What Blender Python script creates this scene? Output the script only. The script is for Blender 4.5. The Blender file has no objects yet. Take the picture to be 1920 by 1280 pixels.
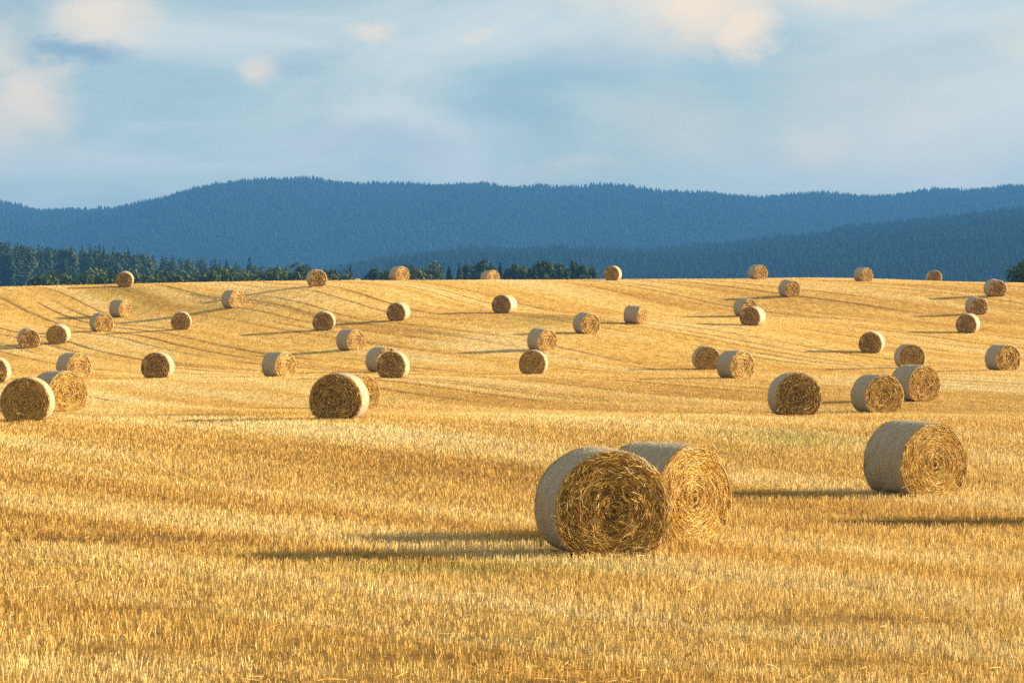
import bpy, math
import numpy as np

scene = bpy.context.scene
R = math.radians

# ------------------------------------------------------------------ camera
CAM_Z = 3.0
cam_data = bpy.data.cameras.new('camera')
cam_data.lens = 85.0
cam_data.sensor_width = 36.0
cam_data.clip_start = 0.5
cam_data.clip_end = 20000.0
cam = bpy.data.objects.new('camera', cam_data)
scene.collection.objects.link(cam)
cam.location = (0, 0, CAM_Z)
cam.rotation_euler = (R(90.02), 0, 0)
scene.camera = cam

# ------------------------------------------------------------------ light
SUN_EL, SUN_AZ = R(16.8), R(82.5)       # azimuth from +Y towards +X
SUN_STRENGTH = 5.0
SKY_STRENGTH = 0.053
EXPOSURE = 1.70
sun_data = bpy.data.lights.new('sun', 'SUN')
sun_data.energy = SUN_STRENGTH
sun_data.angle = R(0.5)
sun_data.color = (1.0, 0.84, 0.56)
sun = bpy.data.objects.new('sun', sun_data)
scene.collection.objects.link(sun)
sun.location = (200, 20, 120)
sun.rotation_euler = (R(90) - SUN_EL, 0, -SUN_AZ + math.pi)
scene.view_settings.view_transform = 'Standard'
scene.view_settings.look = 'None'
scene.view_settings.gamma = 1.0
scene.view_settings.exposure = EXPOSURE
scene.view_settings.use_curve_mapping = False
cy = scene.cycles
cy.max_bounces = 6; cy.diffuse_bounces = 3; cy.glossy_bounces = 2
cy.transmission_bounces = 3; cy.volume_bounces = 1; cy.transparent_max_bounces = 6
cy.use_denoising = False      # a little grain, as in the photograph, and crisp straw
cy.caustics_reflective = False; cy.caustics_refractive = False


class Nodes:
    """tiny helper round a node tree"""
    def __init__(s, tree):
        s.t = tree
        tree.nodes.clear()
    def n(s, kind, **kw):
        d = s.t.nodes.new(kind)
        for k, v in kw.items():
            setattr(d, k, v)
        return d
    def put(s, sock, v):
        if isinstance(v, bpy.types.NodeSocket):
            s.t.links.new(v, sock)
        elif v is not None:
            sock.default_value = v
    def math(s, op, a, b=None, c=None, clamp=False):
        d = s.n('ShaderNodeMath', operation=op, use_clamp=clamp)
        s.put(d.inputs[0], a); s.put(d.inputs[1], b)
        if c is not None: s.put(d.inputs[2], c)
        return d.outputs[0]
    def vec(s, op, a, b=None):
        d = s.n('ShaderNodeVectorMath', operation=op)
        s.put(d.inputs[0], a)
        if b is not None: s.put(d.inputs[1], b)
        return d.outputs['Value'] if op in ('LENGTH', 'DOT_PRODUCT') else d.outputs[0]
    def mix(s, f, a, b, blend='MIX'):
        d = s.n('ShaderNodeMix', data_type='RGBA', blend_type=blend)
        s.put(d.inputs[0], f); s.put(d.inputs[6], a); s.put(d.inputs[7], b)
        return d.outputs[2]
    def noise(s, vec, scale, detail=4, rough=0.5, dist=0.0):
        d = s.n('ShaderNodeTexNoise')
        s.put(d.inputs['Vector'], vec)
        d.inputs['Scale'].default_value = scale; d.inputs['Detail'].default_value = detail
        d.inputs['Roughness'].default_value = rough; d.inputs['Distortion'].default_value = dist
        return d
    def ramp(s, v, lo, hi, a=0.0, b=1.0, kind='SMOOTHSTEP'):
        d = s.n('ShaderNodeMapRange', interpolation_type=kind)
        s.put(d.inputs[0], v)
        for i, x in enumerate((lo, hi, a, b)): d.inputs[1 + i].default_value = x
        return d.outputs[0]


# ------------------------------------------------------------------ sky
world = bpy.data.worlds.new('World')
scene.world = world
world.use_nodes = True
w = Nodes(world.node_tree)
tc = w.n('ShaderNodeTexCoord')
D = tc.outputs['Generated']
sky = w.n('ShaderNodeTexSky', sky_type='NISHITA')
sky.sun_disc = False
sky.sun_elevation = SUN_EL
sky.sun_rotation = SUN_AZ
sky.altitude = 500.0
sky.air_density = 1.0; sky.dust_density = 0.6; sky.ozone_density = 2.0
nz = w.noise(w.vec('MULTIPLY', D, (1, 1, 1.6)), 26.0, 5, 0.55)
warp = w.vec('MULTIPLY', w.vec('SUBTRACT', nz.outputs['Color'], (0.5, 0.5, 0.5)), (0.032, 0.0, 0.026))
nz2 = w.noise(w.vec('MULTIPLY', D, (1, 1, 2.0)), 90.0, 4, 0.55)
warp2 = w.vec('MULTIPLY', w.vec('SUBTRACT', nz2.outputs['Color'], (0.5, 0.5, 0.5)), (0.009, 0.0, 0.008))
DW = w.vec('ADD', w.vec('ADD', D, warp), warp2)
def blob(cx, cz, rx, rz, soft, amount):
    c = (cx, math.sqrt(max(0.0, 1 - cx * cx - cz * cz)), cz)
    v = w.vec('DIVIDE', w.vec('SUBTRACT', DW, c), (rx, 0.15, rz))
    return w.ramp(w.vec('LENGTH', v), 1.25, soft * .6, 0.0, amount)
def px(x, y): return ((x - 960) / 4533.0, (640 - y) / 4533.0)
def union(items):
    acc = None
    for (x, y, rx, ry, soft, am) in items:
        cx, cz = px(x, y)
        m = blob(cx, cz, rx / 4533.0, ry / 4533.0, soft, am)
        acc = m if acc is None else w.math('MAXIMUM', acc, m)
    return acc
# thin veil of cloud all over the sky
veil = w.noise(w.vec('MULTIPLY', D, (1.0, 1.0, 3.0)), 7.0, 5, 0.5, 0.6)
veil_m = w.ramp(veil.outputs['Fac'], 0.28, 0.70, 0.0, 0.9)
cream = union([(1310, 15, 175, 105, 0.2, 1.0), (1395, 65, 80, 68, 0.35, 1.0), (1200, 0, 160, 60, 0.0, 0.6), (1540, 5, 190, 45, 0.05, 0.5),
               (70, 195, 110, 90, 0.15, 0.9), (20, 225, 90, 90, 0.1, 0.7), (200, 45, 125, 75, 0.1, 0.8), (10, 110, 120, 110, 0.05, 0.6),
               (495, 138, 45, 36, 0.2, 0.75), (690, 72, 62, 26, 0.1, 0.6), (880, 72, 45, 18, 0.05, 0.35),
               (1530, 275, 95, 55, 0.05, 0.6), (1900, 110, 130, 75, 0.0, 0.45), (1080, 320, 180, 35, 0.0, 0.35),
               (1650, 200, 330, 170, 0.0, 0.34), (1250, 240, 260, 120, 0.0, 0.25)])
slate = union([(150, 112, 105, 30, 0.3, 0.85), (560, 130, 75, 45, 0.1, 0.35), (720, 270, 190, 60, 0.0, 0.4),
               (1130, 110, 150, 70, 0.0, 0.35), (980, 220, 160, 110, 0.0, 0.25), (40, 20, 90, 40, 0.0, 0.3)])
skyc = w.vec('MULTIPLY', sky.outputs[0], (1.0, 0.97, 0.82))
bw = w.n('ShaderNodeRGBToBW'); w.put(bw.inputs[0], sky.outputs[0])
SKY_LEVEL = 1.0
col = w.mix(veil_m, skyc, (5.9, 5.8, 4.95, 1))
col = w.mix(cream, col, (7.5, 5.85, 3.9, 1))
col = w.mix(slate, col, (2.1, 2.85, 3.3, 1))
bg = w.n('ShaderNodeBackground')
w.put(bg.inputs[0], col); bg.inputs[1].default_value = SKY_STRENGTH
out = w.n('ShaderNodeOutputWorld')
w.t.links.new(bg.outputs[0], out.inputs[0])

# ------------------------------------------------------------------ helpers
rng = np.random.default_rng(11)

def link(o, parent=None):
    scene.collection.objects.link(o)
    if parent is not None: o.parent = parent
    return o
def tag(o, label=None, cat=None, group=None, kind=None):
    if label: o['label'] = label
    if cat: o['category'] = cat
    if group: o['group'] = group
    if kind: o['kind'] = kind
    return o
def mesh_np(name, verts, faces, mats, colors=None, smooth=False, mat_index=None):
    """verts (n,3); faces: array (m,k) or list of such arrays"""
    if not isinstance(faces, list): faces = [faces]
    faces = [np.asarray(q, np.int32) for q in faces if len(q)]
    me = bpy.data.meshes.new(name)
    verts = np.ascontiguousarray(verts, np.float32)
    me.vertices.add(len(verts)); me.vertices.foreach_set('co', verts.ravel())
    loops = np.concatenate([q.ravel() for q in faces])
    sizes = np.concatenate([np.full(len(q), q.shape[1], np.int32) for q in faces])
    starts = np.concatenate([[0], np.cumsum(sizes)[:-1]]).astype(np.int32)
    me.loops.add(len(loops)); me.loops.foreach_set('vertex_index', loops.astype(np.int32))
    me.polygons.add(len(sizes)); me.polygons.foreach_set('loop_start', starts)
    me.polygons.foreach_set('loop_total', sizes)
    if mat_index is not None: me.polygons.foreach_set('material_index', np.asarray(mat_index, np.int32))
    me.polygons.foreach_set('use_smooth', np.full(len(sizes), smooth, bool))
    me.update(calc_edges=True)
    if colors is not None:
        a = me.color_attributes.new('tint', 'FLOAT_COLOR', 'POINT')
        c = np.ones((len(verts), 4), np.float32); c[:, :3] = colors
        a.data.foreach_set('color', c.ravel())
    for m in (mats if isinstance(mats, (list, tuple)) else [mats]): me.materials.append(m)
    return me
def mesh_obj(name, me, parent=None): return link(bpy.data.objects.new(name, me), parent)
def empty(name, loc, rz=0.0):
    o = bpy.data.objects.new(name, None); o.empty_display_size = 0.3
    o.location = loc; o.rotation_euler = (0, 0, rz)
    return link(o)

def hash2(i, j, seed):
    h = (i.astype(np.int64) * 374761393 + j.astype(np.int64) * 668265263 + seed * 974711) & 0x7fffffff
    h = ((h ^ (h >> 13)) * 1274126177) & 0x7fffffff
    return ((h ^ (h >> 16)) & 0xffff) / 65535.0
def vnoise(x, y, seed=0):
    x = np.asarray(x, float); y = np.asarray(y, float)
    i = np.floor(x); j = np.floor(y); fx = x - i; fy = y - j
    fx = fx * fx * (3 - 2 * fx); fy = fy * fy * (3 - 2 * fy)
    i = i.astype(np.int64); j = j.astype(np.int64)
    a = hash2(i, j, seed); b = hash2(i + 1, j, seed); c = hash2(i, j + 1, seed); d = hash2(i + 1, j + 1, seed)
    return (a * (1 - fx) + b * fx) * (1 - fy) + (c * (1 - fx) + d * fx) * fy
def fnoise(x, y, seed=0, octs=3):
    o = 0; amp = 1; tot = 0
    for k in range(octs):
        o = o + amp * vnoise(np.asarray(x) * 2 ** k, np.asarray(y) * 2 ** k, seed + 17 * k); tot += amp; amp *= 0.5
    return o / tot
def sstep(a, b, x):
    t = np.clip((np.asarray(x, float) - a) / (b - a), 0, 1); return t * t * (3 - 2 * t)

# ------------------------------------------------------------------ materials
def new_mat(name):
    m = bpy.data.materials.new(name); m.use_nodes = True
    return m, Nodes(m.node_tree)
def finish(N, color, rough=0.7, spec=0.3, normal=None, trans=0.0):
    p = N.n('ShaderNodeBsdfPrincipled')
    N.put(p.inputs['Base Color'], color); N.put(p.inputs['Roughness'], rough)
    p.inputs['Specular IOR Level'].default_value = spec
    if normal is not None: N.put(p.inputs['Normal'], normal)
    sh = p.outputs[0]
    if trans > 0:
        t = N.n('ShaderNodeBsdfTranslucent'); N.put(t.inputs[0], color)
        mx = N.n('ShaderNodeMixShader'); mx.inputs[0].default_value = trans
        N.t.links.new(sh, mx.inputs[1]); N.t.links.new(t.outputs[0], mx.inputs[2]); sh = mx.outputs[0]
    o = N.n('ShaderNodeOutputMaterial'); N.t.links.new(sh, o.inputs[0])
def tint(N):
    a = N.n('ShaderNodeAttribute'); a.attribute_name = 'tint'; return a.outputs['Color']
def bump(N, h, strength=0.5, dist=0.02):
    b = N.n('ShaderNodeBump'); b.inputs['Strength'].default_value = strength; b.inputs['Distance'].default_value = dist
    N.put(b.inputs['Height'], h); return b.outputs[0]

mat_straw, N = new_mat('straw')
finish(N, tint(N), 0.5, 0.35, trans=0.03)
mat_stubble, N = new_mat('stubble')
finish(N, tint(N), 0.6, 0.3, trans=0.22)

mat_ground, N = new_mat('field_ground')
geo = N.n('ShaderNodeNewGeometry')
fine = N.noise(geo.outputs['Position'], 9.0, 5, 0.7)
mid = N.noise(N.vec('MULTIPLY', geo.outputs['Position'], (1, 0.3, 1)), 2.2, 5, 0.7)
c = N.mix(N.ramp(fine.outputs['Fac'], 0.3, 0.75), N.mix(1.0, tint(N), (0.62, 0.55, 0.45, 1), 'MULTIPLY'), tint(N))
c = N.mix(N.ramp(mid.outputs['Fac'], 0.38, 0.62), N.mix(1.0, c, (0.68, 0.62, 0.52, 1), 'MULTIPLY'), c)
finish(N, c, 0.9, 0.1, bump(N, fine.outputs['Fac'], 0.9, 0.08))

mat_net, N = new_mat('net_wrap')
tcn = N.n('ShaderNodeTexCoord'); obn = tcn.outputs['Object']
big = N.noise(N.vec('MULTIPLY', obn, (1.0, 3.5, 1.0)), 3.5, 5, 0.65)
tiny = N.noise(N.vec('MULTIPLY', obn, (1.0, 1.6, 1.0)), 48.0, 4, 0.7)
fib = N.noise(N.vec('MULTIPLY', obn, (6, 60, 6)), 3.0, 3, 0.6)
c = N.mix(N.ramp(tiny.outputs['Fac'], 0.35, 0.68), (0.26, 0.20, 0.12, 1), (0.51, 0.42, 0.285, 1))
c = N.mix(N.ramp(big.outputs['Fac'], 0.38, 0.66, 0.0, 0.7), c, (0.33, 0.235, 0.115, 1))
bands = N.noise(N.vec('MULTIPLY', obn, (1.5, 17.0, 1.5)), 1.0, 3, 0.6)
c = N.mix(N.ramp(bands.outputs['Fac'], 0.44, 0.66, 0.0, 0.22), c, (0.60, 0.51, 0.36, 1))
hsum = N.math('ADD', tiny.outputs['Fac'], N.math('MULTIPLY', fib.outputs['Fac'], 0.6))
finish(N, c, 0.55, 0.3, bump(N, hsum, 0.7, 0.02))

def leaf_mat(name, a, b, scale=0.8, spec=0.06, trans=0.15):
    m, N = new_mat(name)
    g = N.n('ShaderNodeNewGeometry')
    oi = N.n('ShaderNodeObjectInfo')
    n1 = N.noise(g.outputs['Position'], scale, 3, 0.6)
    f = N.math('ADD', N.math('MULTIPLY', n1.outputs['Fac'], 0.7), N.math('MULTIPLY', oi.outputs['Random'], 0.4))
    finish(N, N.mix(N.ramp(f, 0.25, 0.8), a, b), 0.75, spec, trans=trans)
    return m
mat_spruce = leaf_mat('spruce_needles', (0.026, 0.046, 0.012, 1), (0.066, 0.092, 0.020, 1))
mat_leaf = leaf_mat('broad_leaves', (0.024, 0.042, 0.012, 1), (0.060, 0.082, 0.020, 1))
mat_leaf_pale = leaf_mat('pale_leaves', (0.050, 0.072, 0.020, 1), (0.105, 0.120, 0.036, 1))
mat_bark, N = new_mat('bark')
g = N.n('ShaderNodeNewGeometry')
n1 = N.noise(N.vec('MULTIPLY', g.outputs['Position'], (6, 6, 1.2)), 2.0, 4, 0.6)
finish(N, N.mix(n1.outputs['Fac'], (0.05, 0.035, 0.025, 1), (0.16, 0.12, 0.085, 1)), 0.9, 0.1, bump(N, n1.outputs['Fac'], 0.6, 0.05))
mat_wood_far = leaf_mat('far_forest', (0.010, 0.019, 0.010, 1), (0.015, 0.025, 0.012, 1), 0.02, 0.0, 0.0)

# ------------------------------------------------------------------ the land
GX0, GDX, GY0, GDY = -90.0, 15.0, -15.0, 7.5
TERRAIN = [
 [0.12,0.13,0.15,0.15,0.15,0.14,0.14,0.14,0.14,0.14,0.14,0.15,0.17],
 [0.13,0.14,0.14,0.14,0.14,0.14,0.14,0.14,0.14,0.14,0.14,0.16,0.19],
 [0.14,0.14,0.14,0.14,0.14,0.14,0.14,0.14,0.14,0.14,0.14,0.16,0.20],
 [0.15,0.14,0.14,0.14,0.14,0.14,0.14,0.14,0.14,0.13,0.14,0.17,0.22],
 [0.16,0.14,0.14,0.14,0.14,0.13,0.14,0.13,0.14,0.13,0.14,0.18,0.25],
 [0.17,0.15,0.14,0.14,0.14,0.13,0.15,0.12,0.14,0.13,0.14,0.19,0.29],
 [0.19,0.16,0.14,0.14,0.14,0.14,0.21,0.12,0.14,0.14,0.14,0.23,0.33],
 [0.22,0.18,0.16,0.16,0.18,0.20,0.25,0.15,0.17,0.18,0.19,0.28,0.40],
 [0.25,0.20,0.19,0.20,0.24,0.30,0.31,0.23,0.24,0.25,0.28,0.36,0.49],
 [0.29,0.24,0.22,0.25,0.31,0.41,0.45,0.38,0.34,0.34,0.38,0.46,0.59],
 [0.33,0.28,0.27,0.30,0.39,0.52,0.64,0.54,0.46,0.45,0.49,0.58,0.71],
 [0.39,0.32,0.31,0.36,0.46,0.59,0.77,0.66,0.56,0.57,0.62,0.72,0.84],
 [0.45,0.37,0.35,0.40,0.52,0.66,0.74,0.66,0.66,0.70,0.77,0.86,0.99],
 [0.52,0.43,0.40,0.44,0.55,0.67,0.59,0.58,0.77,0.85,0.92,1.02,1.15],
 [0.61,0.49,0.44,0.47,0.56,0.55,0.49,0.74,0.92,1.00,1.07,1.18,1.32],
 [0.71,0.57,0.49,0.50,0.57,0.56,0.58,0.92,1.09,1.16,1.23,1.35,1.50],
 [0.83,0.66,0.55,0.54,0.64,0.73,0.83,1.09,1.24,1.31,1.40,1.53,1.70],
 [0.98,0.78,0.63,0.60,0.72,0.95,1.09,1.25,1.38,1.46,1.56,1.72,1.91],
 [1.16,0.92,0.73,0.67,0.81,1.14,1.25,1.33,1.50,1.59,1.73,1.93,2.15],
 [1.38,1.10,0.86,0.76,0.92,1.16,1.27,1.33,1.59,1.72,1.92,2.16,2.40],
 [1.64,1.33,1.03,0.89,1.02,1.24,1.37,1.40,1.67,1.87,2.13,2.42,2.69],
 [1.96,1.62,1.26,1.05,1.15,1.46,1.81,1.76,1.82,2.07,2.40,2.73,3.01],
 [2.33,1.99,1.57,1.28,1.38,1.80,2.55,2.40,2.13,2.36,2.73,3.09,3.37],
 [2.77,2.45,1.99,1.61,1.78,2.33,3.38,3.17,2.62,2.76,3.15,3.52,3.78],
 [3.27,3.00,2.53,2.08,2.37,3.11,4.11,3.84,3.23,3.27,3.66,4.01,4.22],
 [3.81,3.66,3.23,2.75,3.24,3.90,4.78,4.38,3.85,3.88,4.28,4.56,4.70],
 [4.38,4.39,4.08,3.57,3.83,4.85,5.14,4.73,4.47,4.63,5.01,5.16,5.20],
 [4.94,5.16,5.05,4.50,4.49,6.25,5.50,4.84,5.24,5.63,5.80,5.78,5.71],
 [5.44,5.89,6.08,5.65,5.54,7.47,6.35,5.67,6.34,6.74,6.56,6.38,6.19],
 [5.82,6.48,7.01,6.90,7.01,7.98,7.31,6.81,7.28,7.50,7.21,6.91,6.64],
 [6.04,6.83,7.55,7.76,8.03,8.32,8.07,7.78,7.95,7.98,7.70,7.37,7.04],
 [6.09,6.89,7.57,7.85,8.28,8.50,8.57,8.47,8.41,8.29,8.06,7.74,7.38],
 [5.96,6.70,7.34,7.70,8.21,8.51,8.72,8.85,8.75,8.52,8.33,8.04,7.66],
 [5.69,6.30,6.85,7.32,7.86,8.28,8.59,8.97,9.12,8.72,8.54,8.27,7.88],
 [5.31,5.74,6.20,6.72,7.30,7.78,8.19,8.81,9.35,8.94,8.73,8.46,8.04],
 [4.90,5.10,5.47,6.04,6.60,7.13,7.58,8.37,9.24,9.10,8.89,8.61,8.13],
 [4.53,4.51,4.80,5.38,5.89,6.39,6.85,7.71,8.81,9.17,9.01,8.70,8.13],
 [4.27,4.15,4.35,4.87,5.29,5.74,6.14,6.97,8.17,8.92,8.94,8.63,7.99],
 [4.15,4.03,4.17,4.57,4.92,5.28,5.57,6.22,7.33,8.26,8.61,8.32,7.69],
 [4.16,4.07,4.19,4.49,4.78,5.04,5.24,5.70,6.60,7.58,8.00,7.78,7.24],
 [4.28,4.24,4.35,4.60,4.84,5.03,5.18,5.50,6.09,6.63,7.14,6.99,6.67],
 [4.47,4.49,4.62,4.84,5.05,5.20,5.32,5.55,5.86,6.05,6.32,6.20,6.13],
 [4.70,4.78,4.94,5.17,5.36,5.51,5.62,5.78,5.96,6.03,5.93,5.79,5.85],
 [4.96,5.10,5.29,5.53,5.73,5.88,5.99,6.15,6.32,6.35,6.17,5.96,5.99],
 [5.21,5.40,5.63,5.90,6.09,6.26,6.38,6.55,6.78,6.85,6.69,6.48,6.38],
 [5.44,5.66,5.91,6.19,6.40,6.57,6.71,6.90,7.17,7.30,7.19,7.00,6.79],
 [5.62,5.85,6.12,6.40,6.61,6.79,6.93,7.14,7.42,7.56,7.50,7.31,7.09],
 [5.76,6.00,6.27,6.53,6.74,6.92,7.07,7.28,7.54,7.70,7.66,7.49,7.27],
 [5.88,6.10,6.37,6.62,6.82,6.99,7.14,7.33,7.58,7.75,7.72,7.57,7.38],
 [5.98,6.18,6.44,6.68,6.87,7.02,7.16,7.33,7.57,7.75,7.71,7.59,7.43],
 [6.07,6.25,6.49,6.72,6.89,7.04,7.16,7.31,7.54,7.72,7.68,7.59,7.46],
]

TT = np.array(TERRAIN)
def cub(t): return (-.5*t + t*t - .5*t**3, 1 - 2.5*t*t + 1.5*t**3, .5*t + 2*t*t - 1.5*t**3, -.5*t*t + .5*t**3)
def field_z(X, Y):
    X = np.asarray(X, float); Y = np.asarray(Y, float)
    u = np.clip((X - GX0) / GDX, 1, TT.shape[1] - 2.001); v = np.clip((Y - GY0) / GDY, 1, TT.shape[0] - 2.001)
    i = u.astype(int); j = v.astype(int); a = cub(u - i); b = cub(v - j); o = 0
    for m in range(4):
        for k in range(4): o = o + b[m] * a[k] * TT[j + m - 1, i + k - 1]
    return o
def land_z(X, Y):
    X = np.asarray(X, float); Y = np.asarray(Y, float)
    f = field_z(X, Y)
    far = CAM_Z + 5.0 + 0.009 * (np.clip(Y, 300, 2500) - 400) + 14.0 * sstep(-60, -230, X) * sstep(650, 1050, Y)
    far = far - 30 * sstep(2500, 6000, Y)
    t = sstep(300, 430, Y)
    return f * (1 - t) + far * t

# harvest direction: lines u = const run down the slope and bend left to right near the camera
_by = np.arange(-40, 341, 1.0)
_bs = 0.50 - 0.12 * np.exp(-((_by - 108) / 14.0) ** 2) + 0.10 * np.exp(-((_by - 188) / 14.0) ** 2) + 0.85 * np.exp(-np.abs(_by - 18) / 20.0)
_bi = np.cumsum(_bs); _bi -= np.interp(130, _by, _bi)
def bend(Y):
    return np.interp(np.asarray(Y, float), _by, _bi)
tr = np.random.default_rng(5)
tracks = []
p = -190.0
while p < 190:
    p += tr.uniform(2.2, 6.0)
    st = tr.choice([0.25, 0.5, 0.8, 1.0], p=[.25, .35, .25, .15])
    tracks.append((p, st, tr.uniform(.06, .12)))
    if tr.random() < 0.45: tracks.append((p + 1.75, st * tr.uniform(.5, 1), tr.uniform(.06, .12)))
tracks = np.array(tracks)
def track_mask(u, Y):
    u = np.asarray(u, float); o = np.zeros_like(u)
    wob = 0.5 * (vnoise(u * 0.05, np.asarray(Y) / 30.0, 3) - .5)
    for (p, st, wd) in tracks:
        d = (u + wob - p) / wd
        near = np.abs(d) < 3.2
        if near.any():
            brk = 0.35 + 0.65 * sstep(.3, .6, vnoise(np.asarray(Y)[near] / 14.0, p * 3.1 + 0 * u[near], 9))
            o[near] = np.maximum(o[near], st * brk * np.exp(-d[near] ** 2))
    return o * (0.25 + 0.75 * sstep(80, 140, Y))
GREEN = [(-1.1, 29.6, 1.3, 0.5, .8), (-0.4, 29.9, 1.8, .5, .5), (0.9, 29.8, 1.0, .5, .4), (7.0, 60.0, 1.6, 3.5, .55), (5.3, 62.0, .4, 1.2, .6),
         (2.6, 172.0, 3.0, 9.0, .45), (-33.0, 205, 3.5, 4, .5), (-3.4, 31.5, .5, .5, .3), (0.1, 23.0, .3, .2, .4), (-30, 199, 2, 6, .35)]
def green_mask(X, Y):
    o = np.zeros_like(np.asarray(X, float))
    for (gx, gy, rx, ry, a) in GREEN:
        o = np.maximum(o, a * np.exp(-((X - gx) / rx) ** 2 - ((Y - gy) / ry) ** 2))
    return o
BARE = [(0.25, 20.1, .7, .30), (-1.6, 20.2, .9, .30), (-3.6, 22.3, .8, .35), (-2.35, 28.4, .16, .18), (-0.9, 21.6, .8, .25), (3.0, 21.4, .7, .3), (3.2, 24.6, 1.2, .5),
        (-9.5, 76.0, 2.2, 1.2), (-6.2, 77.5, 1.6, 1.0), (-5.5, 34.0, 2.0, .6), (5.6, 37.0, 1.5, .4), (-3.9, 25.5, 1.0, .3)]
def bare_mask(X, Y):
    o = np.zeros_like(np.asarray(X, float))
    for (gx, gy, rx, ry) in BARE: o = np.maximum(o, np.exp(-((X - gx) / rx) ** 2 - ((Y - gy) / ry) ** 2))
    return o * (0.5 + vnoise(np.asarray(X) * 4, np.asarray(Y) * 2, 55))
def field_tone(X, Y):
    """swath tone: 0 brown/orange, 1 pale straw"""
    u = X + bend(Y)
    a = fnoise(u / 2.6, Y / 34.0, 21, 3)
    b = fnoise(u / 0.9, Y / 12.0, 33, 2)
    c = fnoise(X / 18.0, Y / 22.0, 45, 2)
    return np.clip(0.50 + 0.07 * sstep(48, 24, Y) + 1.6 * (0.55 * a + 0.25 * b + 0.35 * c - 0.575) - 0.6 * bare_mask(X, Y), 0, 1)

PALE = np.array([0.84, 0.68, 0.37]); GOLD = np.array([0.76, 0.49, 0.125]); BROWN = np.array([0.52, 0.275, 0.055])
SOIL = np.array([0.17, 0.105, 0.05]); GRN = np.array([0.20, 0.24, 0.045])
def field_color(X, Y):
    t = field_tone(X, Y)[:, None]
    c = np.where(t < .5, BROWN + (GOLD - BROWN) * t * 2, GOLD + (PALE - GOLD) * (t * 2 - 1))
    return c

us = np.concatenate([-np.geomspace(4500, 142, 22), np.arange(-140, 140.01, 0.5), np.geomspace(142, 4500, 22)])
ys = np.concatenate([np.linspace(-400, 4, 12), np.arange(8, 20, 4.), np.arange(20, 80, 1.0), np.arange(80, 262, 2.0), np.arange(264, 440, 8.0), np.geomspace(445, 6200, 40)])
UU, YY = np.meshgrid(us, ys)
XX = UU - bend(YY)
ZZ = land_z(XX, YY)
tm = track_mask(UU.ravel(), YY.ravel()).reshape(UU.shape)
infield = (YY < 300)
ZZ = ZZ - 0.07 * tm * infield + 0.05 * (fnoise(XX / 1.3, YY / 3.0, 71, 2) - .5) * (np.abs(UU) < 141) * infield
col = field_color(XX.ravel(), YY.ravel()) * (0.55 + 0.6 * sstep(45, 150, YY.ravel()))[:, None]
col = col + (SOIL - col) * (0.5 * tm.ravel())[:, None]
gm = green_mask(XX.ravel(), YY.ravel())[:, None]; col = col + (GRN * .7 - col) * gm
bmk = np.clip(bare_mask(XX.ravel(), YY.ravel()), 0, 1)[:, None]; col = col + (SOIL - col) * .8 * bmk
off = sstep(285, 330, YY.ravel())[:, None]
col = col + (np.array([0.05, 0.06, 0.02]) - col) * off
nr, nc = UU.shape
idx = np.arange(nr * nc).reshape(nr, nc)
quads = np.stack([idx[:-1, :-1], idx[:-1, 1:], idx[1:, 1:], idx[1:, :-1]], -1).reshape(-1, 4)
def make_tracks(parent):
    r = np.random.default_rng(8)
    for (p, st, wd) in tracks:
        y0 = 95.0
        while y0 < 262:
            ln = r.uniform(18, 60); y1 = min(y0 + ln, 264)
            if r.random() < .35 + .55 * st:
                yy = np.arange(y0, y1 + 1.9, 2.0)
                xx = p - 0.5 * (vnoise(0 * yy + p * 0.05, yy / 30.0, 3) - .5) - bend(yy) + .25 * (vnoise(yy / 9.0, 0 * yy + p, 4) - .5)
                if np.any(np.abs(xx) < yy * .225 + 3):
                    hw = wd * (.5 + .7 * vnoise(yy / 5.0, 0 * yy + p, 6)) * sstep(0, 6, yy - y0) * sstep(0, 6, y1 + 2 - yy) + .01
                    L_ = np.stack([xx - hw, yy, field_z(xx - hw, yy) + .03], 1); R_ = np.stack([xx + hw, yy, field_z(xx + hw, yy) + .03], 1)
                    v = np.stack([L_, R_], 1).reshape(-1, 3); i = np.arange(len(yy) - 1)[:, None] * 2
                    mesh_obj('wheel_track', mesh_np('wheel_track', v, i + np.array([[0, 1, 3, 2]]), mat_ground, np.tile(np.array([.45, .285, .105]), (len(v), 1))), parent)
            y0 = y1 + r.uniform(0, 25)
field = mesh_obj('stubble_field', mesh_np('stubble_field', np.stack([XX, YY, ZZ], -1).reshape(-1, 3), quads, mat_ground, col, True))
tag(field, 'harvested golden field rising to a low crest', 'field', kind='structure')
make_tracks(field)

# wooded hills behind
def ridge(px_pts, dist, drop):
    a = np.array(px_pts, float)
    X = (a[:, 0] - 960) / 4533.0 * dist
    Z = CAM_Z + (640 - a[:, 1]) / 4533.0 * dist - drop
    return X, Z
FAR_D, MID_D = 4200.0, 2600.0
fx, fz = ridge([(-1700, 330), (-900, 300), (-400, 338), (-150, 345), (0, 368), (40, 378), (75, 388), (150, 391), (230, 385), (300, 373), (340, 361), (400, 343), (440, 336),
                (520, 331), (590, 330), (630, 338), (700, 341), (800, 342), (900, 341), (970, 346), (1050, 347), (1130, 345), (1200, 348), (1260, 354),
                (1320, 356), (1400, 365), (1470, 360), (1560, 359), (1640, 366), (1700, 357), (1780, 350), (1860, 347), (1920, 347), (2300, 335), (2900, 360), (3600, 340)], FAR_D, 17)
mx_, mz = ridge([(-2500, 520), (-400, 520), (300, 515), (560, 503), (650, 487), (760, 465), (850, 457), (1000, 454), (1030, 451), (1100, 457), (1230, 457), (1350, 447),
                 (1440, 437), (1600, 412), (1700, 402), (1800, 390), (1920, 380), (2200, 362), (2700, 350), (3600, 380)], MID_D, 18)
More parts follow.
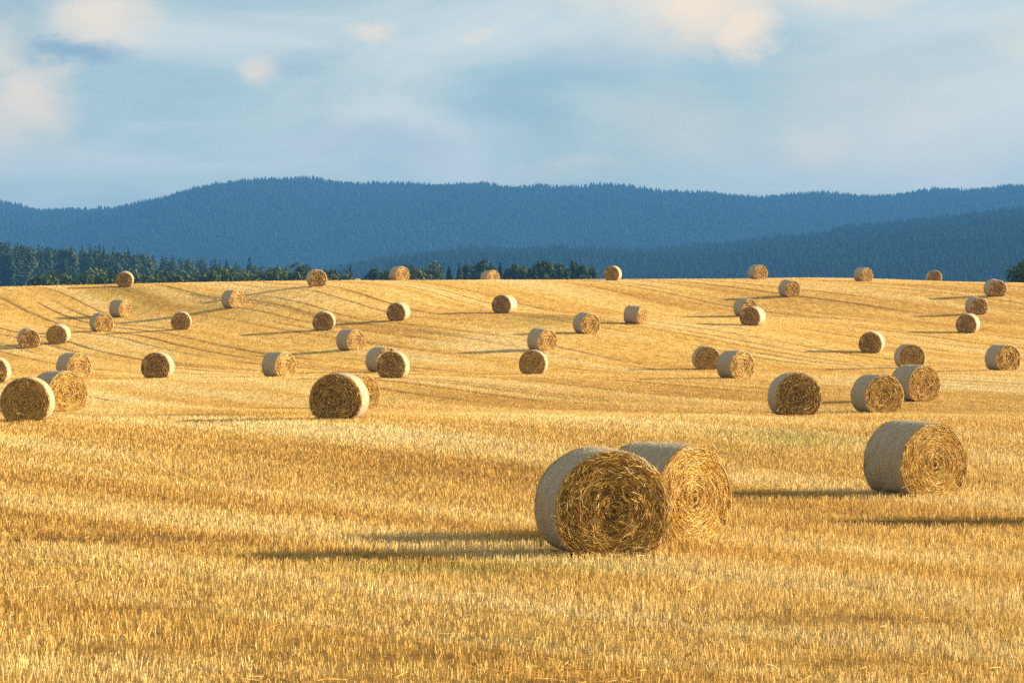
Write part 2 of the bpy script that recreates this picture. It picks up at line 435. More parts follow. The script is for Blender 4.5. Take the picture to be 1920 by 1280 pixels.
def hill_z(X, Y, rx, rz, D, y0, base):
    top = np.interp(X, rx, rz)
    front = np.clip((Y - y0) / (D - y0), 0, 1)
    s = np.where(Y <= D, np.sin(front * math.pi / 2) ** 1.25, 1 - 0.75 * sstep(D, D + 900, Y))
    rough = (fnoise(X / 170.0, Y / 170.0, 5, 3) - .5) * 26 * np.clip(1 - np.abs(s - .5) * 2, 0, 1) * (Y < D)
    return base + (top - base) * s + rough
def hill(name, label, rx, rz, D, y0, base, x0, x1, step, fname, flabel, n_slope, n_top, th, seed):
    xs = np.arange(x0, x1, step); yy = np.concatenate([np.arange(y0, D - 120, step), np.arange(D - 120, D + 130, 20), np.arange(D + 160, D + 900, 90)])
    X, Y = np.meshgrid(xs, yy); Z = hill_z(X, Y, rx, rz, D, y0, base)
    i = np.arange(X.size).reshape(X.shape)
    q = np.stack([i[:-1, :-1], i[:-1, 1:], i[1:, 1:], i[1:, :-1]], -1).reshape(-1, 4)
    o = mesh_obj(name, mesh_np(name, np.stack([X, Y, Z], -1).reshape(-1, 3), q, mat_wood_far, None, True))
    tag(o, label, 'hill', kind='structure')
    r = np.random.default_rng(seed)
    fr = D * 0.2118 + 160
    tx = r.uniform(-fr, fr, n_slope + n_top)
    ty = np.concatenate([r.uniform(y0 + 150, D - 30, n_slope), D - 5 + r.uniform(-70, 40, n_top)])
    thin = fnoise(tx / 60.0, ty / 300.0, seed, 2)
    keep = (thin > .33) | (r.random(len(tx)) < .45); tx, ty = tx[keep], ty[keep]
    n = len(tx)
    h = th * r.uniform(.55, 1.2, n) * (0.8 + .4 * vnoise(tx / 45.0, ty / 45.0, seed)); rad = h * r.uniform(.18, .30, n)
    h = h * np.where(ty < D - 90, .62, 1.0); rad = rad * np.where(ty < D - 90, .9, 1.0)
    tz = hill_z(tx, ty, rx, rz, D, y0, base) - .5
    K = 5
    ang = r.uniform(0, 6.28, (n, 1)) + np.arange(K) * 2 * math.pi / K
    V = []; F = []; b0 = 0
    for (zb, zt, rf) in ((.12, .68, 1.0), (.45, 1.0, .62)):
        rr = rad[:, None] * rf * r.uniform(.75, 1.2, (n, K))
        ring = np.stack([tx[:, None] + rr * np.cos(ang), ty[:, None] + rr * np.sin(ang), tz[:, None] + h[:, None] * (zb + r.uniform(-.05, .05, (n, K)))], -1)
        apex = np.stack([tx + rad * r.uniform(-.1, .1, n), ty, tz + h * zt], -1)[:, None]
        V.append(np.concatenate([ring, apex], 1).reshape(-1, 3))
        base_i = b0 + np.arange(n)[:, None] * (K + 1)
        for k in range(K):
            F.append(np.concatenate([base_i + k, base_i + (k + 1) % K, base_i + K], 1))
        b0 += n * (K + 1)
    t = mesh_obj(fname, mesh_np(fname, np.concatenate(V), np.concatenate(F), mat_wood_far, None, True))
    tag(t, flabel, 'forest', kind='stuff')
hill('far_hill', 'long blue hazy wooded ridge along the horizon', fx, fz, FAR_D, 2900.0, CAM_Z + 20, -2600, 2600, 40, 'far_forest',
     'hazy blue conifer forest covering the far ridge', 23000, 8000, 15.0, 3)
hill('near_hill', 'darker blue wooded hill rising to the right in front of the ridge', mx_, mz, MID_D, 1500.0, CAM_Z + 10, -1500, 1900, 30, 'near_forest',
     'hazy dark conifer forest covering the nearer hill', 20000, 5000, 13.0, 4)

# ------------------------------------------------------------------ trees
def quads_from(c, a, b):
    """leaf quads: centre c, half axes a, b (n,3)"""
    v = np.stack([c - a - b, c + a - b * .6, c + a * .9 + b, c - a * .8 + b * .8], 1).reshape(-1, 3)
    f = np.arange(len(v)).reshape(-1, 4)
    return v, f
def taper(pts, rads, K=6):
    pts = np.asarray(pts, float); V = []; F = []
    for p, r in zip(pts, rads):
        for k in range(K):
            t = 2 * math.pi * k / K; V.append((p[0] + r * math.cos(t), p[1] + r * math.sin(t), p[2]))
    for s in range(len(pts) - 1):
        for k in range(K):
            F.append((s * K + k, s * K + (k + 1) % K, (s + 1) * K + (k + 1) % K, (s + 1) * K + k))
    return np.array(V), np.array(F)
def conifer(seed, H, W, dense=1.0):
    r = np.random.default_rng(seed)
    nb = int(230 * dense)
    hh = 0.06 + 0.94 * r.random(nb) ** 0.85
    L = W * (1 - hh) ** 0.8 * r.uniform(.65, 1.15, nb) + 0.15
    az = r.uniform(0, 2 * math.pi, nb)
    lump = 0.82 + .36 * vnoise(hh * 7 + seed, az * 1.3, seed); L = L * lump
    d = np.stack([np.cos(az), np.sin(az), np.zeros(nb)], 1); s = np.stack([-np.sin(az), np.cos(az), np.zeros(nb)], 1)
    base = np.stack([0 * hh, 0 * hh, hh * H], 1)
    V = []; F = []; o = 0
    for k, (t0, t1, wd, up) in enumerate(((0.05, .55, .34, .02), (.4, .85, .30, -.10), (.7, 1.05, .2, -.24))):
        droop = -r.uniform(.1, .35, nb)
        p0 = base + d * (L * t0)[:, None]; p0[:, 2] += L * droop * t0
        p1 = base + d * (L * t1)[:, None]; p1[:, 2] += L * (droop * t1 + up * .5)
        ww = (L * wd * r.uniform(.7, 1.2, nb) + .12)[:, None]
        tilt = np.zeros((nb, 3)); tilt[:, 2] = r.uniform(-.35, .35, nb) * ww[:, 0]
        q = np.stack([p0 - s * ww + tilt * -1, p0 + s * ww + tilt, p1 + s * ww * .35, p1 - s * ww * .55], 1).reshape(-1, 3)
        V.append(q); F.append(np.arange(len(q)).reshape(-1, 4) + o); o += len(q)
        # hanging side
        q = np.stack([p0, p1, p1 - np.array([0, 0, 1.]) * ww * 1.1, p0 - np.array([0, 0, 1.]) * ww * .9], 1).reshape(-1, 3)
        V.append(q); F.append(np.arange(len(q)).reshape(-1, 4) + o); o += len(q)
    top = np.array([[-.12, 0, H * .95], [.12, 0, H * .95], [0, 0, H * 1.03], [0, .1, H * .96]]); V.append(top); F.append(np.array([[0, 1, 2, 3]]) + o); o += 4
    tv, tf = taper([(0, 0, -.6), (0, 0, H * .3), (0, 0, H * .9)], [H * .017, H * .012, .03])
    return np.concatenate(V), np.concatenate(F), tv, tf
def broadleaf(seed, H, W, leaf=0.28, n=2200, shape=1.0):
    r = np.random.default_rng(seed)
    nl = 26
    la = r.uniform(0, 6.28, nl); lz = r.uniform(.30, .92, nl)
    prof = np.sin(np.clip((lz - .12) / .9, 0, 1) ** .8 * math.pi) ** .6
    lr = W * .5 * prof * r.uniform(.3, .95, nl) * shape
    C = np.stack([lr * np.cos(la), lr * np.sin(la), lz * H], 1)
    S = W * r.uniform(.16, .28, nl)
    k = r.integers(0, nl, n)
    dv = r.normal(size=(n, 3)); dv /= np.linalg.norm(dv, axis=1)[:, None]
    rad = r.uniform(.45, 1.08, n) ** .6
    c = C[k] + dv * (S[k] * rad)[:, None] * np.array([1, 1, 1.15])
    a = r.normal(size=(n, 3)); a -= (a * dv).sum(1)[:, None] * dv * .6; a /= np.linalg.norm(a, axis=1)[:, None]
    b = np.cross(a, dv + r.normal(scale=.5, size=(n, 3))); b /= np.linalg.norm(b, axis=1)[:, None]
    sz = leaf * r.uniform(.6, 1.3, n)[:, None]
    v, f = quads_from(c, a * sz, b * sz * .7)
    tv, tf = taper([(0, 0, -.6), (.05 * W, 0, H * .3), (0, .04 * W, H * .7)], [H * .022, H * .016, .04])
    vv = [tv]; ff = [tf]; o = len(tv)
    for q in range(7):
        e = C[r.integers(0, nl)]
        z0 = H * r.uniform(.2, .45)
        v2, f2 = taper([(0, 0, z0), tuple((np.array([0, 0, z0]) + e) / 2), tuple(e)], [H * .009, H * .006, .02], 4)
        vv.append(v2); ff.append(f2 + o); o += len(v2)
    return v, f, np.concatenate(vv), np.concatenate(ff)

def tree_meshes(name, parts, leafmat, joined):
    v, f, tv, tf = parts
    if joined:
        return mesh_np(name, np.concatenate([v, tv]), [f, tf + len(v)], [leafmat, mat_bark],
                       mat_index=np.r_[np.zeros(len(f), int), np.ones(len(tf), int)])
    return mesh_np(name + '_crown', v, f, leafmat), mesh_np(name + '_trunk', tv, tf, mat_bark)

# dense spruce wood left, beyond the crest
var = [tree_meshes('spruce_tree', conifer(40 + k, 20.0, W, 1.0), mat_spruce, True) for k, W in enumerate((3.4, 2.7, 4.0))] + \
      [tree_meshes('spruce_tree', broadleaf(50 + k, 17.5, W, .55, 1500, .8), mat_spruce, True) for k, W in enumerate((6.5, 7.5))]
r = np.random.default_rng(77)
spots = []
tries = 0
while len(spots) < 290 and tries < 9000:
    tries += 1
    Y = 880 + 310 * r.random() ** .9; x = r.uniform(-70, 670)
    if x > 560 and Y < 1050: continue
    X = (x - 960) / 4533.0 * Y
    if any((X - a) ** 2 + ((Y - b) * .6) ** 2 < 3.1 ** 2 for a, b in spots): continue
    spots.append((X, Y))
for k, (X, Y) in enumerate(spots):
    o = bpy.data.objects.new('spruce_tree', var[k % 5]); link(o)
    z = float(land_z(X, Y)); sc = r.uniform(.70, 1.08)
    if X / Y > -.09: sc *= .8
    o.location = (X, Y, z); o.scale = (sc * r.uniform(.9, 1.15), sc * r.uniform(.9, 1.15), sc); o.rotation_euler = (r.uniform(-.03, .03), r.uniform(-.03, .03), r.uniform(0, 6.28))
    tag(o, 'dark spruce in the dense forest beyond the left part of the field', 'tree', 'spruces of the dense forest behind the crest')

# mixed trees standing just behind the crest (px, top y, distance, crown width, kind)
TREES = [(657, 494, 640, 3.0, 'c'), (697, 499, 600, 4.6, 'b'), (727, 502, 610, 3.6, 'p'), (783, 501, 590, 4.0, 'b'), (812, 493, 580, 5.4, 'p'),
         (842, 497, 560, 3.4, 'c'), (862, 491, 570, 3.6, 'c'), (879, 493, 590, 3.4, 'b'), (903, 488, 560, 4.6, 'b'), (921, 491, 575, 3.8, 'b'), (938, 490, 600, 3.6, 'c'),
         (957, 498, 585, 3.2, 'b'), (971, 491, 560, 3.8, 'b'), (988, 497, 590, 3.4, 'b'), (1003, 495, 565, 3.6, 'c'), (1021, 487, 570, 4.6, 'b'), (1040, 490, 590, 4.2, 'b'),
         (1057, 493, 560, 3.8, 'b'), (1073, 485, 575, 4.4, 'c'), (1088, 490, 555, 4.2, 'b'), (1103, 501, 565, 3.6, 'b')]
TLAB = ["slim pointed tree at the left end of the trees behind the crest", "round green tree behind the crest, right of the two half-hidden bales",
        "yellowish tree partly covered by a sunlit bale on the crest", "dark round tree just left of the pale bushy tree behind the crest",
        "pale green bushy tree behind the crest, left of the dark clump", "dark conifer at the left end of the tree clump behind the crest",
        "pointed dark conifer, second from left in the central tree clump"]
ORD = ['third', 'fourth', 'fifth', 'sixth', 'seventh', 'eighth', 'ninth', 'tenth', 'eleventh', 'twelfth', 'thirteenth', 'fourteenth', 'fifteenth', 'last']
for k, (x, y, Y, W, kind) in enumerate(TREES):
    X = (x - 960) / 4533.0 * Y; z0 = float(land_z(X, Y)); top = CAM_Z + (640 - y) / 4533.0 * Y
    H = max(6.0, top - z0)
    parts = conifer(300 + k, H, W * .62, 1.3) if kind == 'c' else broadleaf(300 + k, H, W * 1.15, .27, 2400)
    lm = {'c': mat_spruce, 'b': mat_leaf, 'p': mat_leaf_pale}[kind]
    cm, tm_ = tree_meshes('tree', parts, lm, False)
    t = empty('conifer_tree' if kind == 'c' else 'leafy_tree', (X, Y, z0), 0.7 * k)
    mesh_obj('crown', cm, t); mesh_obj('trunk', tm_, t)
    if k < len(TLAB): lab = TLAB[k]
    else:
        nm = ORD[k - 7]
        lab = f"{'dark pointed conifer' if kind == 'c' else 'dark green leafy tree'}, {nm} from left in the central tree clump" if nm != 'last' else "lowest leafy tree ending the central tree clump at its right side"
    tag(t, lab, 'tree', 'trees standing behind the crest')

# low bushes along the foot of the spruce wood
bv = [tree_meshes('bush', broadleaf(500 + k, 4.2, 4.6, .22, 1100, 1.1), (mat_leaf, mat_leaf, mat_leaf_pale)[k], True) for k in range(3)]
BUSH = [(82, 523), (105, 519), (128, 522), (150, 524), (176, 514), (196, 520), (216, 517), (258, 519), (285, 522), (306, 516), (331, 521), (352, 524), (372, 519), (396, 517),
        (419, 509), (440, 517), (462, 519), (486, 516), (508, 513), (529, 519), (549, 516), (566, 506), (618, 518), (634, 512), (745, 512), (765, 510)]
for k, (x, y) in enumerate(BUSH):
    Y = 430 + 37 * ((k * 7) % 5); X = (x - 960) / 4533.0 * Y
    z0 = float(land_z(X, Y)) - .3; top = CAM_Z + (640 - y) / 4533.0 * Y
    sc = max(.5, (top - z0) / 4.2)
    o = bpy.data.objects.new('bush', bv[(k * 5) % 3]); link(o)
    o.location = (X, Y, z0); o.scale = (sc ** .5, sc ** .5, sc); o.rotation_euler = (0, 0, k * 1.3)
    tag(o, 'low green bush poking over the crest at the foot of the forest', 'bush', 'bushes along the crest before the forest')

# dark bush at the right end of the crest
X, Y = 56.2, 262.0
v, f, tv, tf = broadleaf(900, 2.5, 5.2, .11, 7000, 1.15)
t = empty('hawthorn_bush', (X, Y, float(field_z(X, Y)) - .6), .4)
cm, tm_ = tree_meshes('hawthorn', (v, f, tv, tf), mat_leaf, False)
mesh_obj('crown', cm, t); mesh_obj('stem', tm_, t)
tag(t, 'dark green bush cut by the right picture edge on the field crest', 'bush')

# ------------------------------------------------------------------ straw bales
BR, BL = 0.75, 1.20      # radius and length
def sag(x, z):
    d = np.clip(-0.40 - z, 0, None)
    z2 = np.where(z < -0.40, -0.40 - 0.20 * np.tanh(d / 0.20), z)
    return x * (1 + 0.03 * sstep(.3, -.6, z)), z2
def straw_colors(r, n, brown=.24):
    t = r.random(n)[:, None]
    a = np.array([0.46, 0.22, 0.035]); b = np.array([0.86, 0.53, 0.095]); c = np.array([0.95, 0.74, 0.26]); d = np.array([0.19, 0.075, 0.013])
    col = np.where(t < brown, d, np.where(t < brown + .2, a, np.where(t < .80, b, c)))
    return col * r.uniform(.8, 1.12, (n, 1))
def ribbons(P0, T, Nn, L, Wd, bendv, roll):
    """bent straw ribbons: start P0, direction T, surface normal Nn, length L, width, bend vector, roll angle"""
    S = np.cross(T, Nn); S /= np.linalg.norm(S, axis=1)[:, None] + 1e-9
    side = S * np.cos(roll)[:, None] + Nn * np.sin(roll)[:, None]
    V = []
    for t in (0.0, .5, 1.0):
        p = P0 + T * (L * t)[:, None] + bendv * (t * t)
        wv = side * (Wd * (1 - .25 * t) * .5)[:, None]
        V += [p - wv, p + wv]
    V = np.stack(V, 1)
    n = len(P0); i = np.arange(n)[:, None] * 6
    F = np.concatenate([i + np.array([[0, 1, 3, 2]]), i + np.array([[2, 3, 5, 4]])])
    return V.reshape(-1, 3), F
def straw_end(seed, n, wd, segs, rings, shag=.6):
    """round end of a bale in the XZ plane facing -Y, origin at the bale's centre; disc and straws in one mesh"""
    r = np.random.default_rng(seed)
    V = []; F = []; C = []; o = 0
    # backing
    a = np.linspace(0, 2 * math.pi, segs, endpoint=False)
    rr = np.linspace(0.03, 1, rings)
    A, RR = np.meshgrid(a, rr)
    x = BR * .985 * RR * np.cos(A); z = BR * .985 * RR * np.sin(A)
    swirl = fnoise(RR * 16 + A * 1.0, A * 3.0 / 1.0, seed, 2)
    yv = -(BL / 2 - (.06 + .045 * shag)) + 0.045 * (fnoise(x * 6, z * 6, seed + 1, 3) - .5) + .03 * (swirl - .5) + 0.05 * sstep(.9, 1, RR)
    x, z = sag(x, z)
    v = np.stack([x, yv, z], -1).reshape(-1, 3)
    i = np.arange(rings * segs).reshape(rings, segs); j = np.roll(i, -1, 1)
    q = np.stack([i[:-1], i[1:], j[1:], j[:-1]], -1).reshape(-1, 4)
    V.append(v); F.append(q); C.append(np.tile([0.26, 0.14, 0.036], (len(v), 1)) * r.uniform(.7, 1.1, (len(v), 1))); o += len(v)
    V.append(np.array([[0, -(BL / 2 - (.065 + .045 * shag)), 0]])); C.append(np.array([[.4, .23, .07]]));
    tri = np.stack([i[0], j[0], np.full(segs, o)], -1); o += 1
    # straws laid round the spiral
    rad = BR * np.sqrt(r.uniform(0.002, 0.985, n)); th = r.uniform(0, 2 * math.pi, n)
    rad = rad + .012 * np.sin(rad * 70 + th)
    er = np.stack([np.cos(th), 0 * th, np.sin(th)], 1); et = np.stack([-np.sin(th), 0 * th, np.cos(th)], 1)
    ny = np.tile([0, -1., 0], (n, 1))
    dev = r.normal(0, .26 + .20 * shag, n); outw = np.abs(r.normal(0.05, .07 + .20 * shag, n))
    T = et * np.cos(dev)[:, None] + er * np.sin(dev)[:, None] + ny * outw[:, None]
    T *= np.where(r.random(n) < .5, -1, 1)[:, None] * np.array([1, 1, 1]); T[:, 1] = -np.abs(T[:, 1]) * np.where(r.random(n) < .75, 1, -1)
    T /= np.linalg.norm(T, axis=1)[:, None]
    L = r.uniform(.04, .17, n) * np.clip(rad / .35, .35, 1.1)
    P0 = er * rad[:, None]; P0[:, 1] = -(BL / 2 - .055) - r.uniform(-.03 * shag, .02 + .04 * shag, n) - (.025 + .075 * shag) * (vnoise(P0[:, 0] * 9, P0[:, 2] * 9, seed) - .5)
    bendv = -er * (L * L / (2 * np.maximum(rad, .08)))[:, None] + ny * r.normal(0, .012, n)[:, None]
    v, f = ribbons(P0, T, ny, L, wd * r.uniform(.6, 1.4, n), bendv, r.uniform(-1.3, 1.3, n))
    rr_ = np.hypot(v[:, 0], v[:, 2]); lim = np.where(rr_ > BR * 1.0, BR * 1.0 / rr_, 1); v[:, 0] *= lim; v[:, 2] *= lim
    v[:, 0], v[:, 2] = sag(v[:, 0], v[:, 2])
    V.append(v); F.append(f + o); C.append(np.repeat(straw_colors(r, n, .17 + .2 * shag), 6, 0)); o += len(v)  # brown share grows with shag, painting shade into the dark ends' straw
    # loose stalks standing off the end and fringe round its rim
    m = max(20, n // 90)
    th = r.uniform(0, 2 * math.pi, m); rad = BR * np.sqrt(r.random(m)) * .97
    fr = r.random(m) < .55; rad[fr] = BR * r.uniform(.93, 1.0, fr.sum())
    er = np.stack([np.cos(th), 0 * th, np.sin(th)], 1); et = np.stack([-np.sin(th), 0 * th, np.cos(th)], 1); ny = np.tile([0, -1., 0], (m, 1))
    rd = r.normal(size=(m, 3)); rd[:, 1] = -np.abs(rd[:, 1]) * .45
    T = np.where(fr[:, None], er * r.uniform(.0, .5, (m, 1)) + et * r.normal(0, 1, (m, 1)) + ny * r.uniform(.0, .5, (m, 1)), rd)
    T /= np.linalg.norm(T, axis=1)[:, None]
    L = np.where(fr, r.uniform(.04, .13, m), r.uniform(.12, .30, m))
    P0 = er * rad[:, None]; P0[:, 1] = -(BL / 2 - .03)
    P0[:, 0], P0[:, 2] = sag(P0[:, 0], P0[:, 2])
    v, f = ribbons(P0, T, ny + .01, L, np.full(m, wd * .9), np.stack([0 * L, 0 * L, -L * L * r.uniform(0, 1.2, m)], 1), r.uniform(-1, 1, m))
    v[:, 2] = np.maximum(v[:, 2], -.59)
    V.append(v); F.append(f + o); C.append(np.repeat(straw_colors(r, m) * 1.1, 6, 0)); o += len(v)
    return mesh_np('straw_end', np.concatenate(V), [np.concatenate(F), tri], mat_straw, np.concatenate(C))
def net_wrap(seed, segs, rings):
    a = np.linspace(0, 2 * math.pi, segs, endpoint=False)
    t = np.linspace(-1, 1, rings); t = np.sign(t) * (1 - (1 - np.abs(t)) ** 1.6)
    A, Tt = np.meshgrid(a, t)
    nx = np.cos(A) * 2 + 5; nyy = np.sin(A) * 2 + Tt * 1.5 + 9
    rad = BR * (1 + .022 * (fnoise(nx, nyy, seed, 2) - .5) + .012 * (fnoise(nx * 6, nyy * 6, seed + 2, 2) - .5)) - .05 * np.clip((np.abs(Tt) - .90) / .1, 0, 1) ** 2
    rad = rad + .006 * np.sin(Tt * 21 + 2 * vnoise(A * 2, Tt * 3, seed))
    x = rad * np.cos(A); z = rad * np.sin(A); x, z = sag(x, z)
    y = Tt * (BL / 2 - .02) + .012 * (vnoise(A * 5, Tt * 0, seed + 8) - .5)
    v = np.stack([x, y, z], -1).reshape(-1, 3)
    i = np.arange(rings * segs).reshape(rings, segs); j = np.roll(i, -1, 1)
    q = np.stack([i[:-1], j[:-1], j[1:], i[1:]], -1).reshape(-1, 4)
    return mesh_np('net_wrap', v, q, mat_net, None, True)
def wisps(seed, n, wd):
    """short straws sticking through the net"""
    r = np.random.default_rng(seed)
    th = r.uniform(-.6, math.pi + .6, n); y = r.uniform(-.55, .55, n)
    er = np.stack([np.cos(th), 0 * th, np.sin(th)], 1)
    T = r.normal(size=(n, 3)) + er * .15; T /= np.linalg.norm(T, axis=1)[:, None]
    P0 = er * (BR - .004); P0[:, 1] = y
    P0[:, 0], P0[:, 2] = sag(P0[:, 0], P0[:, 2])
    L = r.uniform(.012, .05, n) * np.where(r.random(n) < .06, 3, 1)
    v, f = ribbons(P0, T, er, L, np.full(n, wd), np.zeros((n, 3)), r.uniform(-1, 1, n))
    return mesh_np('loose_straw', v, f, mat_straw, np.repeat(np.array([.64, .53, .34]) * r.uniform(.6, 1.15, (n, 1)), 6, 0))

BALES = [
    (-33.35, 208.33, 5, 0.97, "small shadowed straw bale on the field crest before the dark spruce forest"),
    (-21.77, 188.85, 42, 1.01, "small straw bale with sunlit golden end, alone high on the left slope below the crest"),
    (-31.13, 192.39, 52, 0.99, "small sunlit straw bale just behind and above a browner bale on the left slope"),
    (-30.61, 180.32, 30, 1.02, "small brown-ended straw bale just below a sunlit bale on the left slope"),
    (-24.28, 177.52, 4, 0.98, "small straw bale with plain shaded round end, midway up left slope, alone"),
    (-33.69, 168.58, 19, 0.99, "small brown-ended straw bale farthest left in the row on the lower left slope"),
    (-31.98, 170.48, -3, 1.00, "small dark-ended straw bale with sunlit right rim, second from left on the slope"),
    (-26.43, 123.52, 3, 1.00, "dark-ended straw bale cut off by the left picture edge"),
    (-23.97, 132.26, 42, 1.02, "straw bale with golden end and grey wrap behind the leftmost large pair"),
    (-15.27, 81.59, 40, 1.02, "large straw bale with bright golden end behind a dark-ended bale, far left"),
    (-14.44, 72.08, 3, 0.99, "large dark-ended straw bale with bright rim at far left, in front of golden one"),
    (-18.68, 127.47, -2, 1.03, "dark-ended straw bale with lit right side, alone between the left bale groups"),
    (-15.83, 196.04, 17, 1.01, "small brown-ended straw bale with lit top on the crest, left of centre"),
    (-0.56, 180.77, -23, 1.03, "small dark-ended straw bale with long shadow, alone on the slope right of centre line top"),
    (-8.22, 175.02, -16, 0.99, "small dark-ended straw bale with pale lit right side below the crest bales, left of centre"),
    (-13.33, 171.43, -1, 1.00, "small speckled brown round-ended straw bale left of centre on the slope"),
    (-10.41, 156.01, 41, 0.99, "small straw bale with golden end, above the touching pair left of centre"),
    (-12.19, 126.36, 47, 0.98, "straw bale with bright golden end and grey wrap behind the large dark bale's left"),
    (-7.23, 135.46, 34, 1.05, "grey-wrapped straw bale mostly hidden behind a dark-ended bale left of centre"),
    (-5.91, 120.24, -7, 1.01, "dark-ended straw bale with lit right rim hiding another grey-wrapped bale"),
    (-5.05, 70.71, -7, 1.02, "large dark-ended straw bale with bright cream right side, left of centre"),
    (-5.87, 91.22, 35, 0.97, "golden-ended straw bale peeking out behind the large dark-ended bale left of centre"),
    (9.13, 218.99, -14, 0.98, "small dark-ended straw bale on the crest just right of the tree clump"),
    (8.58, 168.00, 56, 0.93, "small straw bale turned sideways with long grey wrap and narrow lit end, mid slope"),
    (4.92, 159.36, 29, 1.01, "small straw bale with golden end, left of the sideways bale on mid slope"),
    (1.86, 149.48, 36, 1.00, "straw bale with golden end right behind a plain brown-ended bale at centre"),
    (1.14, 129.30, -6, 0.98, "straw bale with plain brown round end in the centre, below a golden-ended one"),
    (18.33, 189.72, 29, 1.04, "small straw bale half hidden behind a dark-ended bale on the right slope"),
    (17.00, 170.68, -26, 1.00, "small dark-ended straw bale with lit right side covering another on the right slope"),
    (11.05, 137.43, 3, 0.99, "straw bale with mottled brown end touching a golden-ended bale, right of centre"),
    (10.79, 116.69, 35, 1.00, "straw bale with bright golden end in front of a mottled brown one, right of centre"),
    (23.18, 228.00, 25, 1.00, "small straw bale with lit end on the crest, above a pair on right slope"),
    (23.07, 201.12, 24, 1.00, "small straw bale just below the crest on the right, between two skyline bales"),
    (32.09, 220.89, 28, 0.95, "small straw bale with lit end on the skyline against blue hill, right side"),
    (44.19, 253.23, -2, 1.00, "small brown-ended straw bale on the skyline, rightmost of those against blue hill"),
    (39.13, 195.79, 12, 1.01, "small straw bale below the dark bush at the right end of the crest"),
    (35.68, 185.70, 11, 0.99, "small brown-ended straw bale above a dark-ended one at the right side"),
    (32.23, 170.88, -23, 1.00, "small dark-ended straw bale with lit right rim at the right side"),
    (22.56, 151.61, -17, 0.99, "dark-ended straw bale with thin lit rim, alone on the lower right slope"),
    (22.47, 136.56, 4, 1.01, "speckled brown-ended straw bale behind the large golden pair at right"),
    (25.97, 127.92, 21, 1.01, "straw bale with golden end close to the right picture edge"),
    (15.31, 91.78, 26, 1.01, "large straw bale with bright golden end behind a browner bale at right"),
    (12.66, 83.82, 18, 0.98, "large straw bale with golden-brown end in front of a brighter one at right"),
    (8.92, 76.26, 7, 1.03, "large straw bale with coarse brown end, leftmost of the large right trio"),
    (7.27, 43.55, 29, 0.99, "very large straw bale with sunlit golden spiral end and grey wrap, near right"),
    (1.19, 31.88, 13, 1.03, "nearest straw bale with rough brown spiral end and loose straws, overlapping another"),
    (2.18, 34.23, 42, 1.01, "very large straw bale with bright golden end half behind the nearest brown bale"),
    (-10.31, 221.00, 36, 1.00, "small sunlit straw bale on the crest between two tree clumps, left of centre"),
    (-2.10, 232.00, 36, 1.00, "small sunlit straw bale sunk behind the crest in front of the tree clump"),
    (-15.52, 238.50, 42, 1.00, "straw bale almost hidden behind the crest with only its pale top showing"),
    (-14.89, 244.50, 33, 1.00, "tip of a straw bale beside another almost hidden behind the crest"),
    (9.60, 37.60, 6, 1.00, "straw bale just outside the right picture edge, its shadow reaching across the stubble"),
]

LEVELS = {  # straw count, straw width, disc segs, disc rings, wrap segs, wrap rings, wisps
    0: (26000, .0043, 96, 40, 128, 24, 3500), 1: (8000, .0075, 64, 26, 72, 14, 1000), 2: (2200, .013, 40, 16, 48, 10, 50)}
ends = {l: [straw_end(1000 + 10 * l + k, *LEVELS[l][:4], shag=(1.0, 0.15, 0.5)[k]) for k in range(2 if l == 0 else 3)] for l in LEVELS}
wraps = {l: [net_wrap(2000 + 10 * l + k, *LEVELS[l][4:6]) for k in range(3)] for l in LEVELS}
loose = {l: [wisps(3000 + 10 * l + k, LEVELS[l][6], LEVELS[l][1] * .8) for k in range(3)] for l in LEVELS}
foot = []
for k, (X, Y, yaw, sc, lab) in enumerate(BALES):
    lev = 0 if Y < 50 else (1 if Y < 105 else 2)
    z = float(field_z(X, Y))
    b = empty('straw_bale', (X, Y, z + .59 * sc), R(yaw)); vr = np.random.default_rng(600 + k).uniform(-1, 1, 4); b.scale = (sc * (1 + .03 * vr[0]), sc * (1 + .05 * vr[1]), sc)
    # follow the slope of the ground
    gx_ = float(field_z(X + .6, Y) - field_z(X - .6, Y)) / 1.2; gy_ = float(field_z(X, Y + .6) - field_z(X, Y - .6)) / 1.2
    ca, sa = math.cos(R(yaw)), math.sin(R(yaw))
    sx_ = gx_ * ca + gy_ * sa; sy_ = -gx_ * sa + gy_ * ca
    b.rotation_euler = (math.atan(sy_), -math.atan(sx_) + R(2.0) * vr[2], R(yaw))
    s = k % 3
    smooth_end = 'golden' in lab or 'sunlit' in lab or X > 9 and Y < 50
    kind_of_end = 1 if smooth_end else (0 if 'brown' in lab or 'dark' in lab or lev == 0 else 2)   # tight, shaggy or between; straw browner on dark ends, shade put into colour
    wr = mesh_obj('net_wrap', wraps[lev][s], b)
    if lev < 2:
        tag(mesh_obj('loose_straw', loose[lev][(k + 1) % 3], wr), kind='stuff')
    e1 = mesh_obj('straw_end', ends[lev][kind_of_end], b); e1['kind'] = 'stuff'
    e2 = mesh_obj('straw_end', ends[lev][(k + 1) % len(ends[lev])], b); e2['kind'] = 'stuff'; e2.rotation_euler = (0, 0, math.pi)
    tag(b, lab, 'straw bale', 'round straw bales scattered over the stubble field')
    foot.append((X, Y, R(yaw), sc))

